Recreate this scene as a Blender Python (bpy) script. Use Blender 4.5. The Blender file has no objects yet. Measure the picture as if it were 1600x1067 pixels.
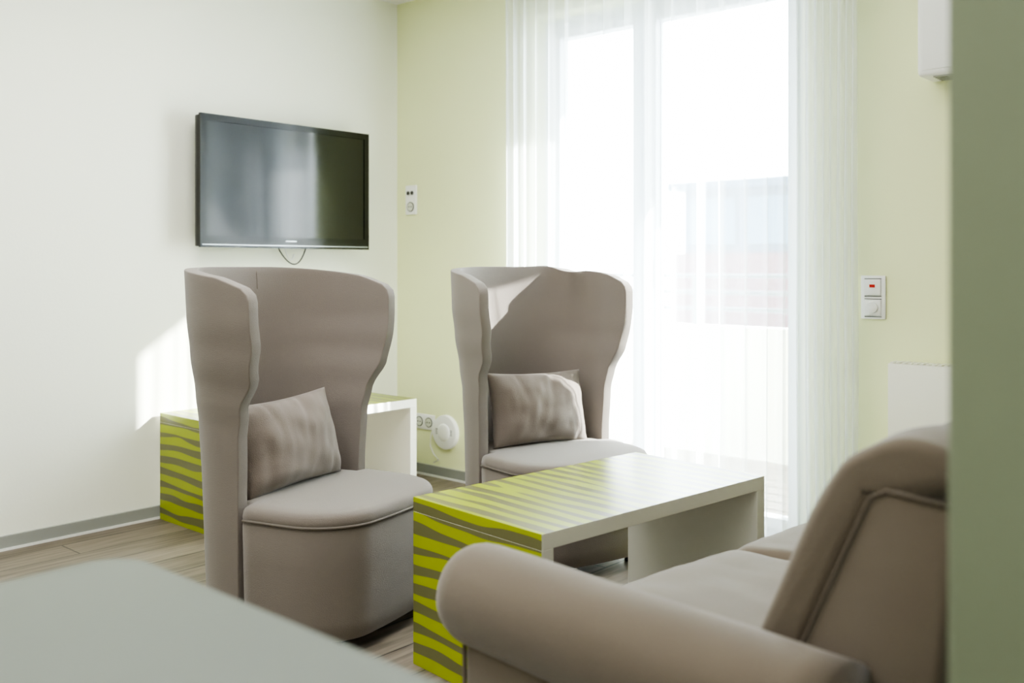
import bpy, math, random
from mathutils import Vector, noise, Matrix
random.seed(4)
D=bpy.data; C=bpy.context
col=C.scene.collection

# ------------------------------------------------------------ materials
def lin(c):
    r=[]
    for v in c:
        v=v/255.0
        r.append(v/12.92 if v<=0.04045 else ((v+0.055)/1.055)**2.4)
    return (r[0],r[1],r[2],1.0)
def mat(name,rgb,rough=0.5,metal=0.0,var=0.04,nscale=8.0,bump=0.0,bscale=60.0,sheen=0.0,coat=0.0,spec=0.5):
    m=D.materials.new(name); m.use_nodes=True
    nt=m.node_tree; N=nt.nodes; L=nt.links
    b=N['Principled BSDF']
    b.inputs['Roughness'].default_value=rough
    b.inputs['Metallic'].default_value=metal
    b.inputs['Sheen Weight'].default_value=sheen
    b.inputs['Sheen Roughness'].default_value=0.5
    b.inputs['Coat Weight'].default_value=coat
    b.inputs['Specular IOR Level'].default_value=spec
    tc=N.new('ShaderNodeTexCoord')
    no=N.new('ShaderNodeTexNoise'); no.inputs['Scale'].default_value=nscale; no.inputs['Detail'].default_value=4
    L.new(tc.outputs['Object'],no.inputs['Vector'])
    mx=N.new('ShaderNodeMix'); mx.data_type='RGBA'
    c=lin(rgb)
    mx.inputs['A'].default_value=tuple(max(0,v*(1-var)) for v in c[:3])+(1,)
    mx.inputs['B'].default_value=tuple(min(1,v*(1+var)) for v in c[:3])+(1,)
    L.new(no.outputs['Fac'],mx.inputs['Factor'])
    L.new(mx.outputs['Result'],b.inputs['Base Color'])
    if bump>0:
        n2=N.new('ShaderNodeTexNoise'); n2.inputs['Scale'].default_value=bscale; n2.inputs['Detail'].default_value=3
        L.new(tc.outputs['Object'],n2.inputs['Vector'])
        bp=N.new('ShaderNodeBump'); bp.inputs['Strength'].default_value=bump; bp.inputs['Distance'].default_value=0.01
        L.new(n2.outputs['Fac'],bp.inputs['Height']); L.new(bp.outputs['Normal'],b.inputs['Normal'])
    return m

M_wall_l=mat('paint_cream',(241,242,227),0.85,var=0.015,nscale=1.5,bump=0.05,bscale=90)
M_wall_w=mat('paint_pale_lime',(236,240,190),0.85,var=0.015,nscale=1.5,bump=0.05,bscale=90)
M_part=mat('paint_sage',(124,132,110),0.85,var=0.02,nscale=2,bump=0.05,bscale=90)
M_ceil=mat('paint_ceiling',(244,244,242),0.9,var=0.01)
M_base=mat('baseboard_grey',(150,152,146),0.5,var=0.02)
M_basew=mat('baseboard_white',(232,232,226),0.5,var=0.02)
M_fab=mat('taupe_upholstery',(119,111,104),0.95,var=0.05,nscale=5,bump=0.25,bscale=420,sheen=0.25,spec=0.2)
M_fab_in=mat('taupe_pillow_fabric',(120,110,102),0.95,var=0.05,nscale=9,bump=0.25,bscale=380,sheen=0.25,spec=0.2)
M_sofa=mat('brown_taupe_velour',(104,94,82),0.9,var=0.06,nscale=6,bump=0.2,bscale=400,sheen=0.35,spec=0.2)
M_pipe=mat('taupe_piping',(102,95,88),0.9)
M_spipe=mat('sofa_piping',(92,83,72),0.9)
M_lam=mat('white_laminate',(224,223,212),0.35,var=0.01)
M_blk=mat('black_plastic',(6,6,8),0.2,var=0.05,spec=0.4)
M_blkm=mat('black_foot',(14,14,14),0.5)
M_silver=mat('silver_trim',(160,165,168),0.3,metal=0.8)
M_wp=mat('white_plastic',(242,242,238),0.35,var=0.01)
M_hole=mat('socket_dark',(60,60,58),0.6)
M_grn=mat('socket_cream_insert',(214,216,204),0.4)
M_red=mat('red_indicator',(190,20,14),0.3)
M_tab=mat('grey_tabletop',(90,97,88),0.5,var=0.03,nscale=3)
M_tleg=mat('grey_table_leg',(80,84,78),0.5)
M_rad=mat('white_enamel',(236,236,222),0.4,var=0.01)
M_pvc=mat('white_pvc',(214,222,230),0.4,var=0.01)
M_conc=mat('pale_concrete',(216,216,214),0.9,var=0.05)
M_steel=mat('railing_steel',(70,82,92),0.4,metal=0.3)
M_bblue=mat('blue_facade',(18,48,72),0.6,var=0.15,nscale=1)
M_bred=mat('red_brick_facade',(72,32,40),0.8,var=0.2,nscale=2)
M_scr=mat('tv_screen_glass',(6,8,10),0.10,var=0.02,spec=0.5)

def floor_mat():
    m=D.materials.new('wood_planks'); m.use_nodes=True
    nt=m.node_tree; N=nt.nodes; L=nt.links; b=N['Principled BSDF']
    tc=N.new('ShaderNodeTexCoord'); mp=N.new('ShaderNodeMapping'); mp.inputs['Rotation'].default_value=(0,0,math.pi/2)
    L.new(tc.outputs['Object'],mp.inputs['Vector'])
    br=N.new('ShaderNodeTexBrick'); br.inputs['Scale'].default_value=1.0
    br.inputs['Brick Width'].default_value=1.2; br.inputs['Row Height'].default_value=0.16
    br.inputs['Mortar Size'].default_value=0.003; br.offset=0.37
    br.inputs['Color1'].default_value=lin((138,126,112)); br.inputs['Color2'].default_value=lin((116,106,94)); br.inputs['Mortar'].default_value=lin((52,46,40))
    L.new(mp.outputs['Vector'],br.inputs['Vector'])
    mp2=N.new('ShaderNodeMapping'); mp2.inputs['Scale'].default_value=(30,2.2,1)
    L.new(tc.outputs['Object'],mp2.inputs['Vector'])
    no=N.new('ShaderNodeTexNoise'); no.inputs['Scale'].default_value=1.6; no.inputs['Detail'].default_value=8; no.inputs['Distortion'].default_value=0.6
    L.new(mp2.outputs['Vector'],no.inputs['Vector'])
    cr=N.new('ShaderNodeValToRGB'); cr.color_ramp.elements[0].position=0.35; cr.color_ramp.elements[0].color=(0.42,0.40,0.37,1)
    cr.color_ramp.elements[1].position=0.65; cr.color_ramp.elements[1].color=(1,1,1,1)
    L.new(no.outputs['Fac'],cr.inputs['Fac'])
    mx=N.new('ShaderNodeMix'); mx.data_type='RGBA'; mx.blend_type='MULTIPLY'; mx.inputs['Factor'].default_value=0.8
    L.new(br.outputs['Color'],mx.inputs['A']); L.new(cr.outputs['Color'],mx.inputs['B'])
    L.new(mx.outputs['Result'],b.inputs['Base Color']); b.inputs['Roughness'].default_value=0.45
    return m
M_floor=floor_mat()

def stripe_mat():
    m=D.materials.new('lime_wavy_stripes'); m.use_nodes=True
    nt=m.node_tree; N=nt.nodes; L=nt.links; b=N['Principled BSDF']
    tc=N.new('ShaderNodeTexCoord'); sp=N.new('ShaderNodeSeparateXYZ'); L.new(tc.outputs['Object'],sp.inputs[0])
    def math_(op,a,bv=None):
        n=N.new('ShaderNodeMath'); n.operation=op
        for i,v in enumerate((a,bv)):
            if v is None: continue
            if isinstance(v,(int,float)): n.inputs[i].default_value=v
            else: L.new(v,n.inputs[i])
        return n.outputs[0]
    w=math_('ADD',sp.outputs['Y'],sp.outputs['Z'])
    cb=N.new('ShaderNodeCombineXYZ'); L.new(math_('MULTIPLY',sp.outputs['X'],2.6),cb.inputs[0]); L.new(math_('MULTIPLY',w,6.0),cb.inputs[1])
    n1=N.new('ShaderNodeTexNoise'); n1.inputs['Scale'].default_value=1.0; n1.inputs['Detail'].default_value=1
    L.new(cb.outputs[0],n1.inputs['Vector'])
    cb2=N.new('ShaderNodeCombineXYZ'); L.new(math_('MULTIPLY',sp.outputs['X'],3.6),cb2.inputs[0]); L.new(math_('MULTIPLY',w,18.0),cb2.inputs[1]); cb2.inputs[2].default_value=4.2
    n2=N.new('ShaderNodeTexNoise'); n2.inputs['Scale'].default_value=1.0; n2.inputs['Detail'].default_value=1
    L.new(cb2.outputs[0],n2.inputs['Vector'])
    ph=math_('ADD',math_('MULTIPLY',w,2*math.pi/0.056),math_('MULTIPLY',n1.outputs['Fac'],6.0))
    s=math_('ADD',math_('SINE',ph),math_('MULTIPLY',math_('SUBTRACT',n2.outputs['Fac'],0.5),3.2))
    f=N.new('ShaderNodeMapRange'); f.inputs['From Min'].default_value=-0.14; f.inputs['From Max'].default_value=0.0
    L.new(s,f.inputs['Value'])
    mx=N.new('ShaderNodeMix'); mx.data_type='RGBA'
    mx.inputs['A'].default_value=lin((102,102,66)); mx.inputs['B'].default_value=lin((148,160,20))
    L.new(f.outputs[0],mx.inputs['Factor']); L.new(mx.outputs['Result'],b.inputs['Base Color'])
    b.inputs['Roughness'].default_value=0.3; b.inputs['Specular IOR Level'].default_value=0.45
    return m
M_str=stripe_mat()

def sheer_mat():
    m=D.materials.new('sheer_voile'); m.use_nodes=True
    nt=m.node_tree; N=nt.nodes; L=nt.links
    for n in list(N): N.remove(n)
    out=N.new('ShaderNodeOutputMaterial')
    tr=N.new('ShaderNodeBsdfTransparent'); tl=N.new('ShaderNodeBsdfTranslucent'); df=N.new('ShaderNodeBsdfDiffuse')
    tl.inputs['Color'].default_value=(0.93,0.97,1.0,1); df.inputs['Color'].default_value=(0.93,0.96,0.99,1)
    a=N.new('ShaderNodeMixShader'); a.inputs[0].default_value=0.5
    L.new(tl.outputs[0],a.inputs[1]); L.new(df.outputs[0],a.inputs[2])
    lw=N.new('ShaderNodeLayerWeight'); lw.inputs['Blend'].default_value=0.35
    tc=N.new('ShaderNodeTexCoord'); no=N.new('ShaderNodeTexNoise'); no.inputs['Scale'].default_value=3
    L.new(tc.outputs['Object'],no.inputs['Vector'])
    mr=N.new('ShaderNodeMapRange'); mr.inputs['To Min'].default_value=0.37; mr.inputs['To Max'].default_value=0.94
    L.new(lw.outputs['Facing'],mr.inputs['Value'])
    ad=N.new('ShaderNodeMath'); ad.operation='MULTIPLY_ADD'; ad.inputs[1].default_value=0.06
    L.new(no.outputs['Fac'],ad.inputs[0]); L.new(mr.outputs[0],ad.inputs[2])
    b=N.new('ShaderNodeMixShader'); L.new(ad.outputs[0],b.inputs[0])
    L.new(tr.outputs[0],b.inputs[1]); L.new(a.outputs[0],b.inputs[2]); L.new(b.outputs[0],out.inputs[0])
    return m
M_sheer=sheer_mat()
def glass_mat():
    m=D.materials.new('window_glass'); m.use_nodes=True
    nt=m.node_tree; N=nt.nodes; L=nt.links
    for n in list(N): N.remove(n)
    out=N.new('ShaderNodeOutputMaterial'); tr=N.new('ShaderNodeBsdfTransparent'); gl=N.new('ShaderNodeBsdfGlossy')
    gl.inputs['Roughness'].default_value=0.02; tr.inputs['Color'].default_value=(0.95,0.98,0.98,1)
    f=N.new('ShaderNodeFresnel'); f.inputs['IOR'].default_value=1.2
    a=N.new('ShaderNodeMixShader'); L.new(f.outputs[0],a.inputs[0]); L.new(tr.outputs[0],a.inputs[1]); L.new(gl.outputs[0],a.inputs[2]); L.new(a.outputs[0],out.inputs[0])
    return m
M_glass=glass_mat()

# ------------------------------------------------------------ helpers
def mk(name,verts,faces,m,parent=None,smooth=False):
    me=D.meshes.new(name); me.from_pydata([tuple(v) for v in verts],[],faces); me.validate(); me.update()
    o=D.objects.new(name,me); col.objects.link(o)
    for x in (m if isinstance(m,(list,tuple)) else [m]): me.materials.append(x)
    if parent: o.parent=parent
    if smooth:
        for p in me.polygons: p.use_smooth=True
    return o
def bake(o):
    C.view_layer.update()
    dg=C.evaluated_depsgraph_get()
    me=D.meshes.new_from_object(o.evaluated_get(dg))
    o.modifiers.clear(); o.data=me
    return o
def recalc(o):
    import bmesh
    bm=bmesh.new(); bm.from_mesh(o.data); bmesh.ops.recalc_face_normals(bm,faces=bm.faces); bm.to_mesh(o.data); bm.free()
def bevel(o,w,seg=3,ang=35,smooth=True):
    recalc(o)
    b=o.modifiers.new('b','BEVEL'); b.width=w; b.segments=seg; b.limit_method='ANGLE'; b.angle_limit=math.radians(ang)
    bake(o)
    if smooth:
        for p in o.data.polygons: p.use_smooth=True
        try:
            o.data.set_sharp_from_angle(angle=math.radians(45))
        except Exception: pass
    return o
BF=[(0,3,2,1),(4,5,6,7),(0,1,5,4),(1,2,6,5),(2,3,7,6),(3,0,4,7)]
def bverts(x0,x1,y0,y1,z0,z1):
    return [(x0,y0,z0),(x1,y0,z0),(x1,y1,z0),(x0,y1,z0),(x0,y0,z1),(x1,y0,z1),(x1,y1,z1),(x0,y1,z1)]
def box(name,x0,x1,y0,y1,z0,z1,m,parent=None,bev=0,seg=2):
    o=mk(name,bverts(x0,x1,y0,y1,z0,z1),BF,m,parent)
    if bev: bevel(o,bev,seg)
    return o
def boxes(name,lst,m,parent=None,bev=0):
    V=[];F=[]
    for b in lst:
        k=len(V); V+=bverts(*b); F+=[tuple(i+k for i in f) for f in BF]
    o=mk(name,V,F,m,parent)
    if bev: bevel(o,bev,2)
    return o
def empty(name,loc,rz,label=None,cat=None,group=None):
    e=D.objects.new(name,None); e.location=loc; e.rotation_euler=(0,0,rz); e.empty_display_size=0.1; col.objects.link(e)
    if label: e['label']=label
    if cat: e['category']=cat
    if group: e['group']=group
    return e
def tube(name,pts,r,m,parent=None,closed=False,n=8):
    pts=[Vector(p) for p in pts]; V=[];F=[]; K=len(pts)
    up=Vector((0,0,1))
    for i,p in enumerate(pts):
        if closed: t=pts[(i+1)%K]-pts[i-1]
        else: t=pts[min(i+1,K-1)]-pts[max(i-1,0)]
        t.normalize()
        a=t.cross(up)
        if a.length<0.05: a=t.cross(Vector((1,0,0)))
        a.normalize(); b=t.cross(a).normalized()
        for j in range(n):
            an=2*math.pi*j/n; V.append(p+a*(r*math.cos(an))+b*(r*math.sin(an)))
    for i in range(K if closed else K-1):
        i2=(i+1)%K
        for j in range(n):
            j2=(j+1)%n; F.append((i*n+j,i*n+j2,i2*n+j2,i2*n+j))
    if not closed:
        F.append(tuple(range(n-1,-1,-1))); F.append(tuple((K-1)*n+j for j in range(n)))
    return mk(name,V,F,m,parent,True)
def disc(name,c,r,h,axis,m,parent=None,n=40,dome=0.0,bev=0.0):
    c=Vector(c); ax=Vector(axis).normalized(); a=ax.orthogonal().normalized(); b=ax.cross(a)
    rings=[(r,0),(r,h-bev),(r-bev*0.3,h-bev*0.3),(r-bev,h)] if bev else [(r,0),(r,h)]
    if dome: rings+=[((r-bev)*math.cos(t),h+dome*math.sin(t)) for t in (0.3,0.6,0.9,1.2,1.45)]
    V=[];F=[]
    for (rr,hh) in rings:
        for j in range(n):
            t=2*math.pi*j/n; V.append(c+ax*hh+a*(rr*math.cos(t))+b*(rr*math.sin(t)))
    for i in range(len(rings)-1):
        for j in range(n):
            j2=(j+1)%n; F.append((i*n+j,i*n+j2,(i+1)*n+j2,(i+1)*n+j))
    F.append(tuple(range(n-1,-1,-1))); F.append(tuple((len(rings)-1)*n+j for j in range(n)))
    o=mk(name,V,F,m,parent,True)
    try: o.data.set_sharp_from_angle(angle=math.radians(40))
    except Exception: pass
    return o
def struct(o): o['kind']='structure'; return o
def tag(o,label,cat,group=None):
    o['label']=label; o['category']=cat
    if group: o['group']=group
    return o
def interp(tab,x):
    if x<=tab[0][0]: return tab[0][1]
    for (a,va),(b,vb) in zip(tab,tab[1:]):
        if x<=b:
            t=(x-a)/(b-a); t=t*t*(3-2*t); return va+(vb-va)*t
    return tab[-1][1]

# ------------------------------------------------------------ room shell
XL=-3.947; YW=3.487; ZC=2.52; XR=1.4; YB=-1.8
OX0,OX1,OZ1=-2.98,-1.62,2.28
struct(box('floor',XL-.2,XR+.2,YB-.2,YW+.26,-.12,0,M_floor))
struct(box('ceiling',XL-.2,XR+.2,YB-.2,YW+.26,ZC,ZC+.12,M_ceil))
struct(box('wall_left',XL-.2,XL,YB-.2,YW+.26,0,ZC,M_wall_l))
struct(boxes('wall_window',[(XL,OX0,YW,YW+.26,0,ZC),(OX1,XR+.2,YW,YW+.26,0,ZC),(OX0,OX1,YW,YW+.26,OZ1,ZC)],M_wall_w))
struct(box('wall_right',XR,XR+.2,YB-.2,YW,0,ZC,M_wall_l))
struct(box('wall_back',XL,XR,YB-.2,YB,0,ZC,M_wall_l))
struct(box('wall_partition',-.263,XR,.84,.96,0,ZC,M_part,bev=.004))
def baseb(name,l,l2):
    o=boxes(name,[l,l2],[M_base,M_basew])
    for i,p in enumerate(o.data.polygons): p.material_index=1 if i>=6 else 0
    struct(o)
baseb('baseboard_left',(XL,XL+.014,YB,YW,0.008,.056),(XL,XL+.018,YB,YW,0,.010))
baseb('baseboard_window',(XL+.018,OX0,YW-.014,YW,0.008,.056),(XL+.018,OX0,YW-.018,YW,0,.010))
baseb('baseboard_corner',(OX1,XR,YW-.014,YW,0.008,.056),(OX1,XR,YW-.018,YW,0,.010))

# window (balcony door unit)
win=empty('window_1',(0,0,0),0); win['kind']='structure'
y0,y1=YW+.10,YW+.17
MX=-2.40
fr=boxes('frame',[(OX0,OX0+.06,y0,y1,0,OZ1),(OX1-.06,OX1,y0,y1,0,OZ1),(OX0+.06,OX1-.06,y0,y1,OZ1-.06,OZ1),(OX0+.06,OX1-.06,y0,y1,0,.05),(MX-.02,MX+.02,y0,y1,.05,OZ1-.06)],M_pvc,win)
for a,b in ((OX0+.06,MX-.02),(MX+.02,OX1-.06)):
    w=.04; ya=y0-.015; yb=y1-.02
    s=boxes('sash',[(a,a+w,ya,yb,.05,OZ1-.06),(b-w,b,ya,yb,.05,OZ1-.06),(a+w,b-w,ya,yb,OZ1-.06-w,OZ1-.06),(a+w,b-w,ya,yb,.05,.05+w)],M_pvc,win)
    box('glass_pane',a+w,b-w,y0+.02,y0+.03,.05+w,OZ1-.06-w,M_glass,win)
box('handle',MX+.03,MX+.05,y0-.05,y0-.015,1.0,1.13,M_silver,win,bev=.004)

# ------------------------------------------------------------ outside
bal=empty('balcony',(0,YW+.26,0),0,'pale concrete balcony with parapet wall and steel rails','balcony')
box('balcony_floor',-6,2,0,1.5,-.2,-.04,M_conc,bal)
boxes('decking',[(-5.9,1.9,.06+i*.14,.18+i*.14,-.04,-.015) for i in range(9)],mat('grey_decking',(120,108,98),.8),bal)
box('parapet',-6,2,1.35,1.5,-.04,.74,M_conc,bal)
for z in (.84,.94,1.04): tube('rail',[(-6,1.42,z),(2,1.42,z)],.014,M_steel,bal)
for i in range(7): box('railing_post',-5.5+i*1.2,-5.47+i*1.2,1.40,1.44,.74,1.05,M_steel,bal)
box('balcony_canopy',-6,2,0,.98,2.6,2.78,M_conc,bal)
box('sun_blocker',-1.40,-1.36,0,.91,2.0,2.6,M_conc,bal)  # unseen panel added to limit where the sun falls on the left wall
bld=empty('building',(0,20,-4),0,'low building with blue glazed upper storey and red lower facade','building')
box('lower_storey',-12.6,0,0,8,0,5.4,M_bred,bld)
box('upper_storey',-12.4,0,.2,8,5.4,6.9,M_bblue,bld)
boxes('roof_edge',[(-12.7,.2,-.1,8.2,6.9,7.1)],M_bblue,bld)
boxes('window_band',[(-12.2+i*1.5,-11.0+i*1.5,.12,.22,5.6,6.7) for i in range(8)],mat('facade_glass',(36,70,90),.6),bld)
g=box('street_ground',-40,30,5.3,60,-4.2,-4,M_conc); struct(g)

# ------------------------------------------------------------ curtain
def curtain():
    x0,x1=-3.07,-1.37; n=560; rows=26; zt,zb=2.5,.025
    ph=0;P=[]
    for i in range(n+1):
        t=i/n
        dens=interp([(0,1.5),(.10,1.1),(.2,.7),(.5,.6),(.75,.7),(.84,1.2),(.9,2.2),(1,2.8)],t)
        P.append(ph); ph+=dens
    tot=ph
    V=[];F=[]
    for r in range(rows+1):
        tz=r/rows; z=zt+(zb-zt)*tz
        for i in range(n+1):
            t=i/n; x=x0+(x1-x0)*t
            p=P[i]/tot*2*math.pi*24
            amp=.017+.012*noise.noise(Vector((t*14,0,3)))+.006*tz
            wob=.9*noise.noise(Vector((t*5,z*.6,0)))
            y=3.395+amp*math.sin(p+wob)+.004*math.sin(2.3*p+1.3+z*.4)+.012*noise.noise(Vector((t*9,z*.5,7)))
            x+=.007*math.cos(p+wob)+.01*tz*noise.noise(Vector((t*6,z,1)))
            V.append((x,y,z))
    for r in range(rows):
        for i in range(n):
            a=r*(n+1)+i; F.append((a,a+1,a+n+2,a+n+1))
    return mk('curtain',V,F,M_sheer,None,True)
tag(curtain(),'sheer white floor-length voile curtain hanging across the balcony door','curtain')
o=boxes('curtain_rail',[(-3.2,-1.3,3.37,3.42,2.5,2.52)],M_pvc); tag(o,'slim white curtain rail fixed under the ceiling','curtain rail')

# ------------------------------------------------------------ armchair
def outline(b=.308,front=.322,r=.16,n=12,back=True,inset=0.0):
    b-=inset; front-=inset; r=max(.02,r-inset)
    pts=[(-.0,-b)]
    for k in range(1,5): pts.append(((front-r)*k/5,-b))
    for k in range(n+1):
        a=-math.pi/2+math.pi/2*k/n; pts.append((front-r+r*math.cos(a),-b+r+r*math.sin(a)))
    for k in range(1,8): pts.append((front,(-b+r)+(2*b-2*r)*k/8))
    for k in range(n+1):
        a=math.pi/2*k/n; pts.append((front-r+r*math.cos(a),b-r+r*math.sin(a)))
    for k in range(1,5): pts.append(((front-r)*(1-k/5),b))
    pts.append((-.0,b))
    fp=len(pts)
    pts=[(x+.022*max(0,1-(y/b)**2)*max(0,x/front),y*(1-.05*max(0,x/front))) for x,y in pts]
    if back:
        bb=.262-inset; aa=.255-inset
        for k in range(0,17):
            a=math.pi/2+math.pi*k/16; pts.append((-.012+aa*math.cos(a),bb*math.sin(a)))
    return pts,fp
def loft(name,rings,m,parent,cap0=True,cap1=True):
    V=[];F=[];n=len(rings[0])
    for r in rings: V+=r
    for i in range(len(rings)-1):
        for j in range(n):
            j2=(j+1)%n; F.append((i*n+j,i*n+j2,(i+1)*n+j2,(i+1)*n+j))
    if cap0: F.append(tuple(range(n-1,-1,-1)))
    if cap1: F.append(tuple((len(rings)-1)*n+j for j in range(n)))
    return mk(name,V,F,m,parent,True)
UF=[(0,-.02),(.42,-.02),(.60,-.014),(.68,0),(.78,.052),(.88,.070),(1.0,.068),(1.06,.056)]
BT=[(0,.284),(.45,.286),(.62,.292),(.72,.305),(.84,.325),(.95,.337),(1.1,.340)]
def shellpt(s,t,off=0.0,dent=0.0):
    ab=abs(s)
    zt=1.096-.058*max(0,(ab-.15)/.85)**2.0
    zt-=dent*(.010*math.exp(-((s-.46)/.09)**2)-.004*math.exp(-((s-.26)/.08)**2))
    z=.05+t*(zt-.05)
    b=interp(BT,z)-off; a=.265+.075*z-off
    uf=interp(UF,z)
    tt=max(0,(t-.965)/.035); uf-=.022*tt*tt
    u0=-.06
    if ab>.74:
        k=(ab-.74)/.26; u=u0+(uf-u0)*k; v=math.copysign(b,s)
    else:
        th=math.pi/2*s/.74; u=u0-(a+u0)*abs(math.cos(th))**.95; v=math.copysign(b*abs(math.sin(th))**.95,s)
    if dent:
        # soft crease where the upholstery has slackened near the rim
        k=dent*max(0,(t-.80)/.20)**1.4
        d=.026*math.exp(-((s-.44-.5*(1-t))/.07)**2)-.010*math.exp(-((s-.26)/.08)**2)
        u+=k*d*.9; v-=k*d*.8
    return (u,v,z)
def make_back(e,dent):
    NS=84; NZ=48; V=[];F=[]
    for r in range(NZ+1):
        for i in range(NS+1):
            V.append(shellpt(-1+2*i/NS,r/NZ,0,dent))
    for r in range(NZ):
        for i in range(NS):
            q=r*(NS+1)+i; F.append((q,q+1,q+NS+2,q+NS+1))
    o=mk('backrest',V,F,M_fab,e,True)
    sm=o.modifiers.new('s','SOLIDIFY'); sm.thickness=.040; sm.offset=0
    bake(o)
    bv=o.modifiers.new('b','BEVEL'); bv.width=.012; bv.segments=4; bv.limit_method='ANGLE'; bv.angle_limit=math.radians(50)
    bake(o)
    for p in o.data.polygons: p.use_smooth=True
    return o
def build_chair(e):
    make_back(e,0.0)
    tube('seam',[shellpt(.13,.93+t/20*.055,.0205) for t in range(20)]+[shellpt(.13,.992,.017)],.0014,M_pipe,e,n=6)
    rings=[]
    for z,ins in ((.045,.02),(.05,.012),(.10,.008),(.25,.003),(.355,0),(.366,.004)):
        pts,fp=outline(inset=ins); rings.append([(x,y,z) for x,y in pts])
    loft('base',rings,M_fab,e)
    rings=[]
    pts,fp=outline()
    for s,z in ((.985,.366),(1.0,.374),(1.0,.384),(.992,.395),(.975,.403),(.94,.408),(.85,.411),(.7,.413),(.45,.415),(.2,.416)):
        rings.append([(x*s+.02*(1-s),y*s,z) for x,y in pts])
    loft('seat',rings,M_fab,e)
    tube('piping',[(x*1.002+.001,y*1.004,.370) for x,y in pts[:fp]],.004,M_pipe,e)
    for fx,fy in ((.24,-.2),(.24,.2),(-.16,-.17),(-.16,.17)):
        disc('foot',(fx,fy,0),.024,.05,(0,0,1),M_blkm,e,n=20)
    return e
ch=empty('armchair',(-2.485,1.841,0),math.radians(14.0),'taupe high-backed wing armchair standing beside the television wall','armchair','matching taupe wing armchairs')
build_chair(ch)
ch2=ch.copy(); col.objects.link(ch2); ch2.location=(-2.346,2.850,0); ch2.rotation_euler=(0,0,math.radians(-15.2))
ch2['label']='taupe high-backed wing armchair with slightly creased rim, by the sheer curtain'
for c in list(ch.children):
    if c.name.startswith('backrest') or c.name.startswith('seam'): continue
    k=c.copy(); k.parent=ch2; col.objects.link(k)
make_back(ch2,1.0)

def cushion_mesh(name,w,h,t,m,seed,N=40):
    V=[];F=[];idx={}
    def P(i,j,side):
        x=-1+2*i/N; y=-1+2*j/N
        X=w/2*x*(1-.05*math.cos(math.pi*y/2)*abs(x)**3); Z=h/2*y*(1-.07*math.cos(math.pi*x/2)*abs(y)**3)
        T=t/2*((1-abs(x)**2.6)*(1-abs(y)**2.6))**.55
        e=max(abs(x),abs(y))
        f=noise.noise(Vector((x*2.2+seed,y*2.2,side*3)))*.010+noise.noise(Vector((x*7+seed,y*2.0,side*5)))*.006*(1-e*.5)
        f+=-.010*math.exp(-((x-.15-.1*y)/.06)**2)*max(0,y)+-.009*math.exp(-((x+.35+.15*y)/.05)**2)*max(0,y)+-.007*math.exp(-((x-.55+.2*y)/.05)**2)*max(0,-y)
        T=max(0,T+(f if e<.999 else 0)*min(1,T/(t*.12)))
        return (side*T, X, Z)
    for side in (1,-1):
        for j in range(N+1):
            for i in range(N+1):
                edge=i in(0,N) or j in (0,N)
                if edge and side==-1: idx[(side,i,j)]=idx[(1,i,j)]; continue
                idx[(side,i,j)]=len(V); V.append(P(i,j,side))
        for j in range(N):
            for i in range(N):
                q=(idx[(side,i,j)],idx[(side,i+1,j)],idx[(side,i+1,j+1)],idx[(side,i,j+1)])
                F.append(q if side==1 else q[::-1])
    o=mk(name,V,F,m,None,True)
    return o
p1=cushion_mesh('throw_pillow',.43,.285,.135,M_fab_in,1.3)
R=Matrix.Rotation(math.radians(14-2),4,'Z')@Matrix.Rotation(math.radians(-13),4,'Y')@Matrix.Rotation(math.radians(2),4,'X')
u=Vector((.97,.242,0)); v=Vector((-.242,.97,0)); base=Vector((-2.485,1.841,0))
p1.matrix_world=Matrix.Translation(base+u*(-.07)+v*(-.03)+Vector((0,0,.548)))@R
tag(p1,'rectangular taupe pillow leaning in the armchair by the television','pillow','taupe armchair pillows')
p2=cushion_mesh('throw_pillow.001',.43,.285,.135,M_fab_in,6.1)
R=Matrix.Rotation(math.radians(-15.2-2),4,'Z')@Matrix.Rotation(math.radians(-13),4,'Y')@Matrix.Rotation(math.radians(-1),4,'X')
u=Vector((.965,-.263,0)); v=Vector((.263,.965,0)); base=Vector((-2.349,2.849,0))
p2.matrix_world=Matrix.Translation(base+u*(-.07)+v*(-.005)+Vector((0,0,.548)))@R
tag(p2,'rectangular taupe pillow leaning in the armchair by the curtain','pillow','taupe armchair pillows')

# ------------------------------------------------------------ striped bridge tables
def bridge(e,W,L,H,t=.04):
    def part(name,x0,x1,ya,yb,z0,z1,test):
        o=box(name,x0,x1,ya,yb,z0,z1,[M_lam,M_str],e)
        for p in o.data.polygons: p.material_index=1 if test(p.normal) else 0
        b=o.modifiers.new('b','BEVEL'); b.width=.0015; b.segments=2; bake(o)
        return o
    part('tabletop',-W/2,W/2,-L/2,L/2,H-t,H,lambda n:n.z>.5 or abs(n.y)>.5)
    part('side_panel',-W/2,W/2,-L/2,-L/2+t,0,H-t,lambda n:n.y<-.5)
    part('side_panel',-W/2,W/2,L/2-t,L/2,0,H-t,lambda n:n.y>.5)
ct=empty('coffee_table',(-1.673,2.247,0),math.radians(-5.8),'low white coffee table with wavy lime stripes beside the sofa','coffee table')
bridge(ct,.51,.945,.462)
bt=empty('side_table',(-3.675,2.625,0),0,'low white bridge table with lime stripes against the television wall','side table')
bridge(bt,.50,1.05,.462)

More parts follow.
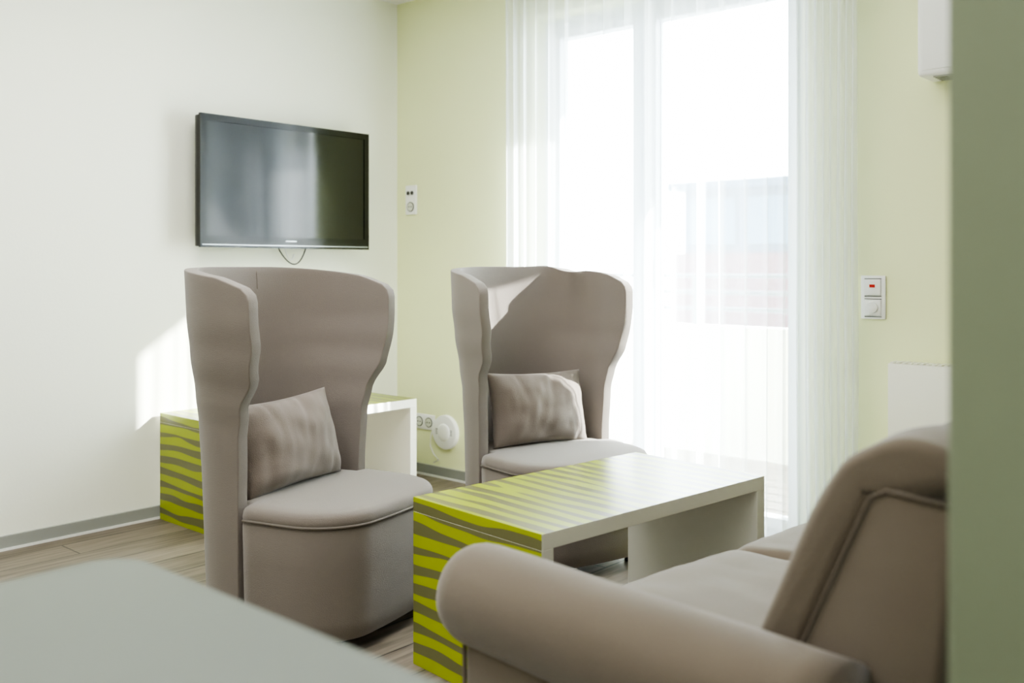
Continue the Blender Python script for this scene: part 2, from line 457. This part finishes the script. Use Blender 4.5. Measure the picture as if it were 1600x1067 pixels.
# ------------------------------------------------------------ television
tv=empty('television',(XL,2.715,1.479),0,'black flat-screen television mounted on the cream wall','television')
hw,hh=.477,.296; fx=.117
o=boxes('housing',[(fx-.055,fx-.012,-hw+.004,hw-.004,-hh+.004,hh-.004)],M_blk,tv,bev=.006)
bz=.030
o=boxes('bezel',[(fx-.014,fx,-hw,-hw+bz,-hh,hh),(fx-.014,fx,hw-bz,hw,-hh,hh),(fx-.014,fx,-hw+bz,hw-bz,hh-bz,hh),(fx-.014,fx,-hw+bz,hw-bz,-hh,-hh+.052)],M_blk,tv)
box('screen',fx-.013,fx-.004,-hw+bz,hw-bz,-hh+.052,hh-bz,M_scr,tv)
box('silver_trim',fx,fx+.003,-hw+.01,hw-.01,-hh+.010,-hh+.015,M_silver,tv)
box('logo',fx,fx+.001,-.03,.03,-hh+.031,-hh+.037,M_silver,tv)
boxes('wall_mount',[(0,.02,-.14,.14,-.16,.16),(.02,fx-.054,-.03,.03,-.1,.1)],M_blkm,tv)
pts=[]
for k in range(15):
    t=k/14; pts.append((.03+.02*math.sin(t*3),-.02+.17*t,-hh+.02-.095*math.sin(math.pi*t)**.8))
tube('power_cable',pts,.003,M_blkm,tv)
pts=[(.03,.02+.06*k/10,-hh+.02-.075*math.sin(math.pi*k/10*.8)) for k in range(11)]
tube('power_cable',pts,.003,M_wp,tv)

# ------------------------------------------------------------ wall fittings
s=empty('wall_socket',(-3.828,YW,1.453),0,'white double antenna and power socket near the room corner','wall socket')
box('cover_plate',-.042,.042,-.010,0,-.078,.078,M_wp,s,bev=.003)
disc('antenna_port',(0.012,-.010,.037),.011,.004,(0,-1,0),M_hole,s,n=20)
disc('antenna_port',(-.018,-.010,.037),.011,.004,(0,-1,0),M_hole,s,n=20)
disc('power_outlet',(0,-.010,-.037),.026,.003,(0,-1,0),M_hole,s)
disc('socket_insert',(0,-.013,-.037),.022,.001,(0,-1,0),M_grn,s)
disc('pin_hole',(-.009,-.014,-.037),.004,.001,(0,-1,0),M_hole,s,n=12); disc('pin_hole',(.009,-.014,-.037),.004,.001,(0,-1,0),M_hole,s,n=12)
s=empty('light_switch',(-1.345,YW,.986),0,'white double switch plate with red indicator and rotary dial','light switch')
box('cover_plate',-.045,.045,-.010,0,-.079,.079,M_wp,s,bev=.003)
box('rocker',-.030,.030,-.018,-.010,.008,.066,M_wp,s,bev=.003)
box('red_indicator',-.010,.010,-.0195,-.018,.036,.047,M_red,s)
box('rocker',-.030,.030,-.015,-.010,-.066,-.008,M_wp,s,bev=.003)
disc('dial',(0,-.015,-.037),.020,.010,(0,-1,0),M_wp,s,bev=.002)
for a in (.004,.068,-.070,-.006): box('painted_gap_shade',-.031,.031,-.0112,-.0098,a-.0012,a+.0012,M_hole,s)  # dark strips colour in the shade of the gaps around the rockers
s=empty('low_wall_socket',(-3.722,YW,.278),0,'white low double power socket above the baseboard','wall socket')
box('cover_plate',-.075,.075,-.010,0,-.040,.040,M_wp,s,bev=.003)
for dx in (-.036,.036):
    disc('power_outlet',(dx,-.010,0),.026,.003,(0,-1,0),M_hole,s)
    disc('socket_insert',(dx,-.013,0),.022,.001,(0,-1,0),M_grn,s)
    disc('pin_hole',(dx-.009,-.014,0),.004,.001,(0,-1,0),M_hole,s,n=12); disc('pin_hole',(dx+.009,-.014,0),.004,.001,(0,-1,0),M_hole,s,n=12)
s=empty('round_wall_sensor',(-3.560,YW,.242),0,'round white plastic device mounted low on the wall','wall sensor')
disc('housing',(0,0,0),.088,.024,(0,-1,0),M_wp,s,bev=.006,n=56)
disc('centre_cap',(0,-.024,0),.045,.003,(0,-1,0),M_wp,s,dome=.008)
for sx in (-1,1):
    for i in range(4): box('grille_slot',sx*.052-.008,sx*.052+.008,-.0245,-.024,-.012+i*.008,-.009+i*.008,M_hole,s)
tube('cable',[(-.09,-.01,.02),(-.10,-.02,-.03),(-.10,-.025,-.08),(-.08,-.02,-.12),(-.05,-.012,-.15),(-.09,-.01,-.17)],.003,M_wp,s)
# radiator
s=empty('radiator',(-1.26,YW,0),0,'white flat panel radiator on the pale green wall','radiator')
box('panel',0,.85,-.100,-.040,.12,.760,M_rad,s,bev=.006)
boxes('top_grille',[(.01+i*.02,.022+i*.02,-.098,-.042,.760,.765) for i in range(41)],M_rad,s)
for a in (.1,.7):
    box('foot',a,a+.04,-.09,-.05,0,.13,M_rad,s)
s=empty('air_conditioner',(-1.145,YW,1.739),0,'white boxy wall-mounted air conditioning unit','air conditioner')
box('housing',0,.75,-.147,0,0,.55,M_wp,s,bev=.018,seg=3)
box('front_panel',.02,.73,-.151,-.146,.02,.53,M_wp,s,bev=.004)
boxes('vent',[(.05,.70,-.13+i*.02,-.12+i*.02,-.004,.001) for i in range(5)],M_base,s)

# ------------------------------------------------------------ sofa
sf=empty('sofa',(-1.255,1.12,0),math.radians(-6.2),'brown-taupe velour sofa with rolled armrest, facing the coffee table','sofa')
def prof_loft(name,prof,q0,q1,rr,m,parent,bul=0.0,seed=0,n_mid=24,wr=.004):
    cx=sum(p for p,z in prof)/len(prof); cz=sum(z for p,z in prof)/len(prof)
    pp=[];K=len(prof)
    for i in range(K):
        a,b,c,d=[Vector(prof[(i+k)%K]) for k in (-1,0,1,2)]
        for s in range(6):
            t=s/6; pp.append(.5*((2*b)+(c-a)*t+(2*a-5*b+4*c-d)*t*t+(3*b-a-3*c+d)*t**3))
    rings=[]
    st=[(q0+rr*(1-math.cos(math.pi/2*k/5)), rr*(1-math.sin(math.pi/2*k/5))) for k in range(6)]
    mid=[(q0+rr+(q1-q0-2*rr)*k/n_mid,0) for k in range(1,n_mid)]
    en=[(q1-(q-q0),o) for q,o in st[::-1]]
    for q,off in st+mid+en:
        ring=[]; n=len(pp)
        tq=(q-q0)/(q1-q0); bb=bul*(4*tq*(1-tq))**.6
        for i in range(n):
            tg=(pp[(i+1)%n]-pp[i-1]); nm=Vector((tg.y,-tg.x)).normalized()
            if nm.dot(pp[i]-Vector((cx,cz)))<0: nm=-nm
            w=pp[i]-nm*off+nm*(bb)
            w=w+nm*wr*(noise.noise(Vector((w.x*9+seed,w.y*9,q*9)))+.5*noise.noise(Vector((w.x*6+seed,w.y*6,q*26))))
            ring.append((w.x,q,w.y))
        rings.append(ring)
    return loft(name,rings,m,parent)
box('base',.05,.78,.12,1.66,.06,.30,M_sofa,sf,bev=.02)
def arm():
    rings=[]; qc,zc=.143,.51; r=.090
    st=[]
    for k in range(9):
        a=math.pi/2*k/8; st.append((-.022+.075*(1-math.cos(a)),math.sin(a)**.8 if k else .02))
    st+=[(.053+.70*k/14,1.0) for k in range(1,15)]
    for p,s in st:
        ring=[]
        for j in range(32):
            t=2*math.pi*j/32
            rr=r*s*(1+.02*noise.noise(Vector((p*7,math.cos(t)*1.5,math.sin(t)*1.5))))
            ring.append((p,qc+rr*math.cos(t),zc+rr*math.sin(t)))
        rings.append(ring)
    loft('armrest',rings,M_sofa,sf)
arm()
box('arm_panel',.045,.79,.098,.205,.06,.47,M_sofa,sf,bev=.022,seg=4)
tube('piping',[(.047,.102,.07),(.047,.102,.43)],.004,M_spipe,sf)
def seat(q0,q1,seed):
    prof=[(.0,.33),(.02,.30),(.3,.295),(.60,.30),(.62,.34),(.62,.41),(.58,.432),(.3,.445),(.08,.438),(.02,.42),(-.002,.38)]
    return prof_loft('seat_cushion',prof,q0,q1,.030,M_sofa,sf,bul=.006,seed=seed,wr=.006)
seat(.215,.945,1); seat(.950,1.665,5)
fp=[(.56,.30),(.653,.58),(.752,.80),(.775,.812),(.855,.806),(.868,.785),(.82,.40),(.785,.06),(.66,.06)]
n=len(fp)
V=[(p,.205,z) for p,z in fp]+[(p,1.68,z) for p,z in fp]
F=[tuple(range(n)),tuple(range(2*n-1,n-1,-1))]+[(i,i+n,(i+1)%n+n,(i+1)%n) for i in range(n)]
o=mk('back_frame',V,F,M_sofa,sf); bevel(o,.010,3,25)
tube('piping',[(.612,.2045,.46),(.654,.2045,.58),(.753,.2045,.799),(.776,.2045,.811),(.855,.2045,.805)],.003,M_spipe,sf)
def backc(q0,q1,seed):
    prof=[(.515,.435),(.56,.54),(.628,.70),(.682,.805),(.715,.847),(.775,.876),(.835,.870),(.862,.845),(.845,.822),(.765,.816),(.735,.775),(.655,.60),(.59,.45),(.55,.425)]
    return prof_loft('back_cushion',prof,q0,q1,.016,M_sofa,sf,bul=.006,seed=seed,wr=.007)
backc(.216,.94,3); backc(.95,1.665,8)
for fx_,fy_ in ((.1,.16),(.1,1.6),(.72,.2),(.72,1.6)):
    disc('foot',(fx_,fy_,0),.022,.065,(0,0,1),M_blkm,sf,n=18)

# ------------------------------------------------------------ dining table near the camera
tb=empty('dining_table',(-.483,.05,0),0,'plain grey-green table with softly rounded corners','table')
def rrect(hx,hy,r,n=8):
    P=[]
    for cx,cy,a0 in ((hx-r,hy-r,0),(-hx+r,hy-r,90),(-hx+r,-hy+r,180),(hx-r,-hy+r,270)):
        for k in range(n+1):
            a=math.radians(a0+90*k/n); P.append((cx+r*math.cos(a),cy+r*math.sin(a)))
    return P
rings=[]
for z,i in ((.715,.006),(.719,0),(.746,0),(.75,.004)):
    rings.append([(x,y,z) for x,y in rrect(.65-i,.515-i,.05)])
o=loft('tabletop',rings,M_tab,tb); o.data.set_sharp_from_angle(angle=math.radians(30))
boxes('apron',[(-.58,.58,-.45,-.43,.64,.715),(-.58,.58,.43,.45,.64,.715),(-.58,-.56,-.43,.43,.64,.715),(.56,.58,-.43,.43,.64,.715)],M_tleg,tb)
for sx in (-1,1):
    for sy in (-1,1):
        box('leg',sx*.57-.03,sx*.57+.03,sy*.44-.03,sy*.44+.03,0,.715,M_tleg,tb,bev=.004)

# ------------------------------------------------------------ light
w=D.worlds.new('World'); C.scene.world=w; w.use_nodes=True
bg=w.node_tree.nodes['Background']; bg.inputs['Color'].default_value=(.90,.96,1.0,1); bg.inputs['Strength'].default_value=16.0
sd=D.lights.new('sun','SUN'); sd.energy=36; sd.angle=math.radians(.8); sd.color=(1,.97,.91)
so=D.objects.new('sun',sd); col.objects.link(so)
so.rotation_euler=Vector((-.92,-1,-.7)).to_track_quat('-Z','Y').to_euler()
pd=D.lights.new('window_portal','AREA'); pd.shape='RECTANGLE'; pd.size=OX1-OX0; pd.size_y=OZ1; pd.cycles.is_portal=True
po=D.objects.new('window_portal',pd); col.objects.link(po); po.location=((OX0+OX1)/2,YW+.24,OZ1/2); po.rotation_euler=(math.radians(-90),0,0)
for nm,loc,sz,en in (('overhead_fill',(-2.1,1.2,2.50),2.2,36),('rear_fill',(-.6,-.9,2.50),1.2,14)):  # unseen area lights added as interior fill, no real fixtures
    ld=D.lights.new(nm,'AREA'); ld.shape='RECTANGLE'; ld.size=sz; ld.size_y=sz; ld.energy=en; ld.color=(1,.99,.97)
    lo=D.objects.new(nm,ld); col.objects.link(lo); lo.location=loc

# ------------------------------------------------------------ camera
cd=D.cameras.new('camera'); cd.sensor_width=36; cd.lens=33.795; cd.shift_y=-118/1600; cd.clip_start=.02
cd.dof.use_dof=True; cd.dof.focus_distance=3.1; cd.dof.aperture_fstop=2.6
co=D.objects.new('camera',cd); col.objects.link(co); co.location=(0,0,1.1); co.rotation_euler=(math.radians(90),0,math.radians(41.73))
C.scene.camera=co
vs=C.scene.view_settings
vs.view_transform='AgX'
try: vs.look='AgX - Medium High Contrast'
except Exception as ex: print(ex)
vs.exposure=1.2
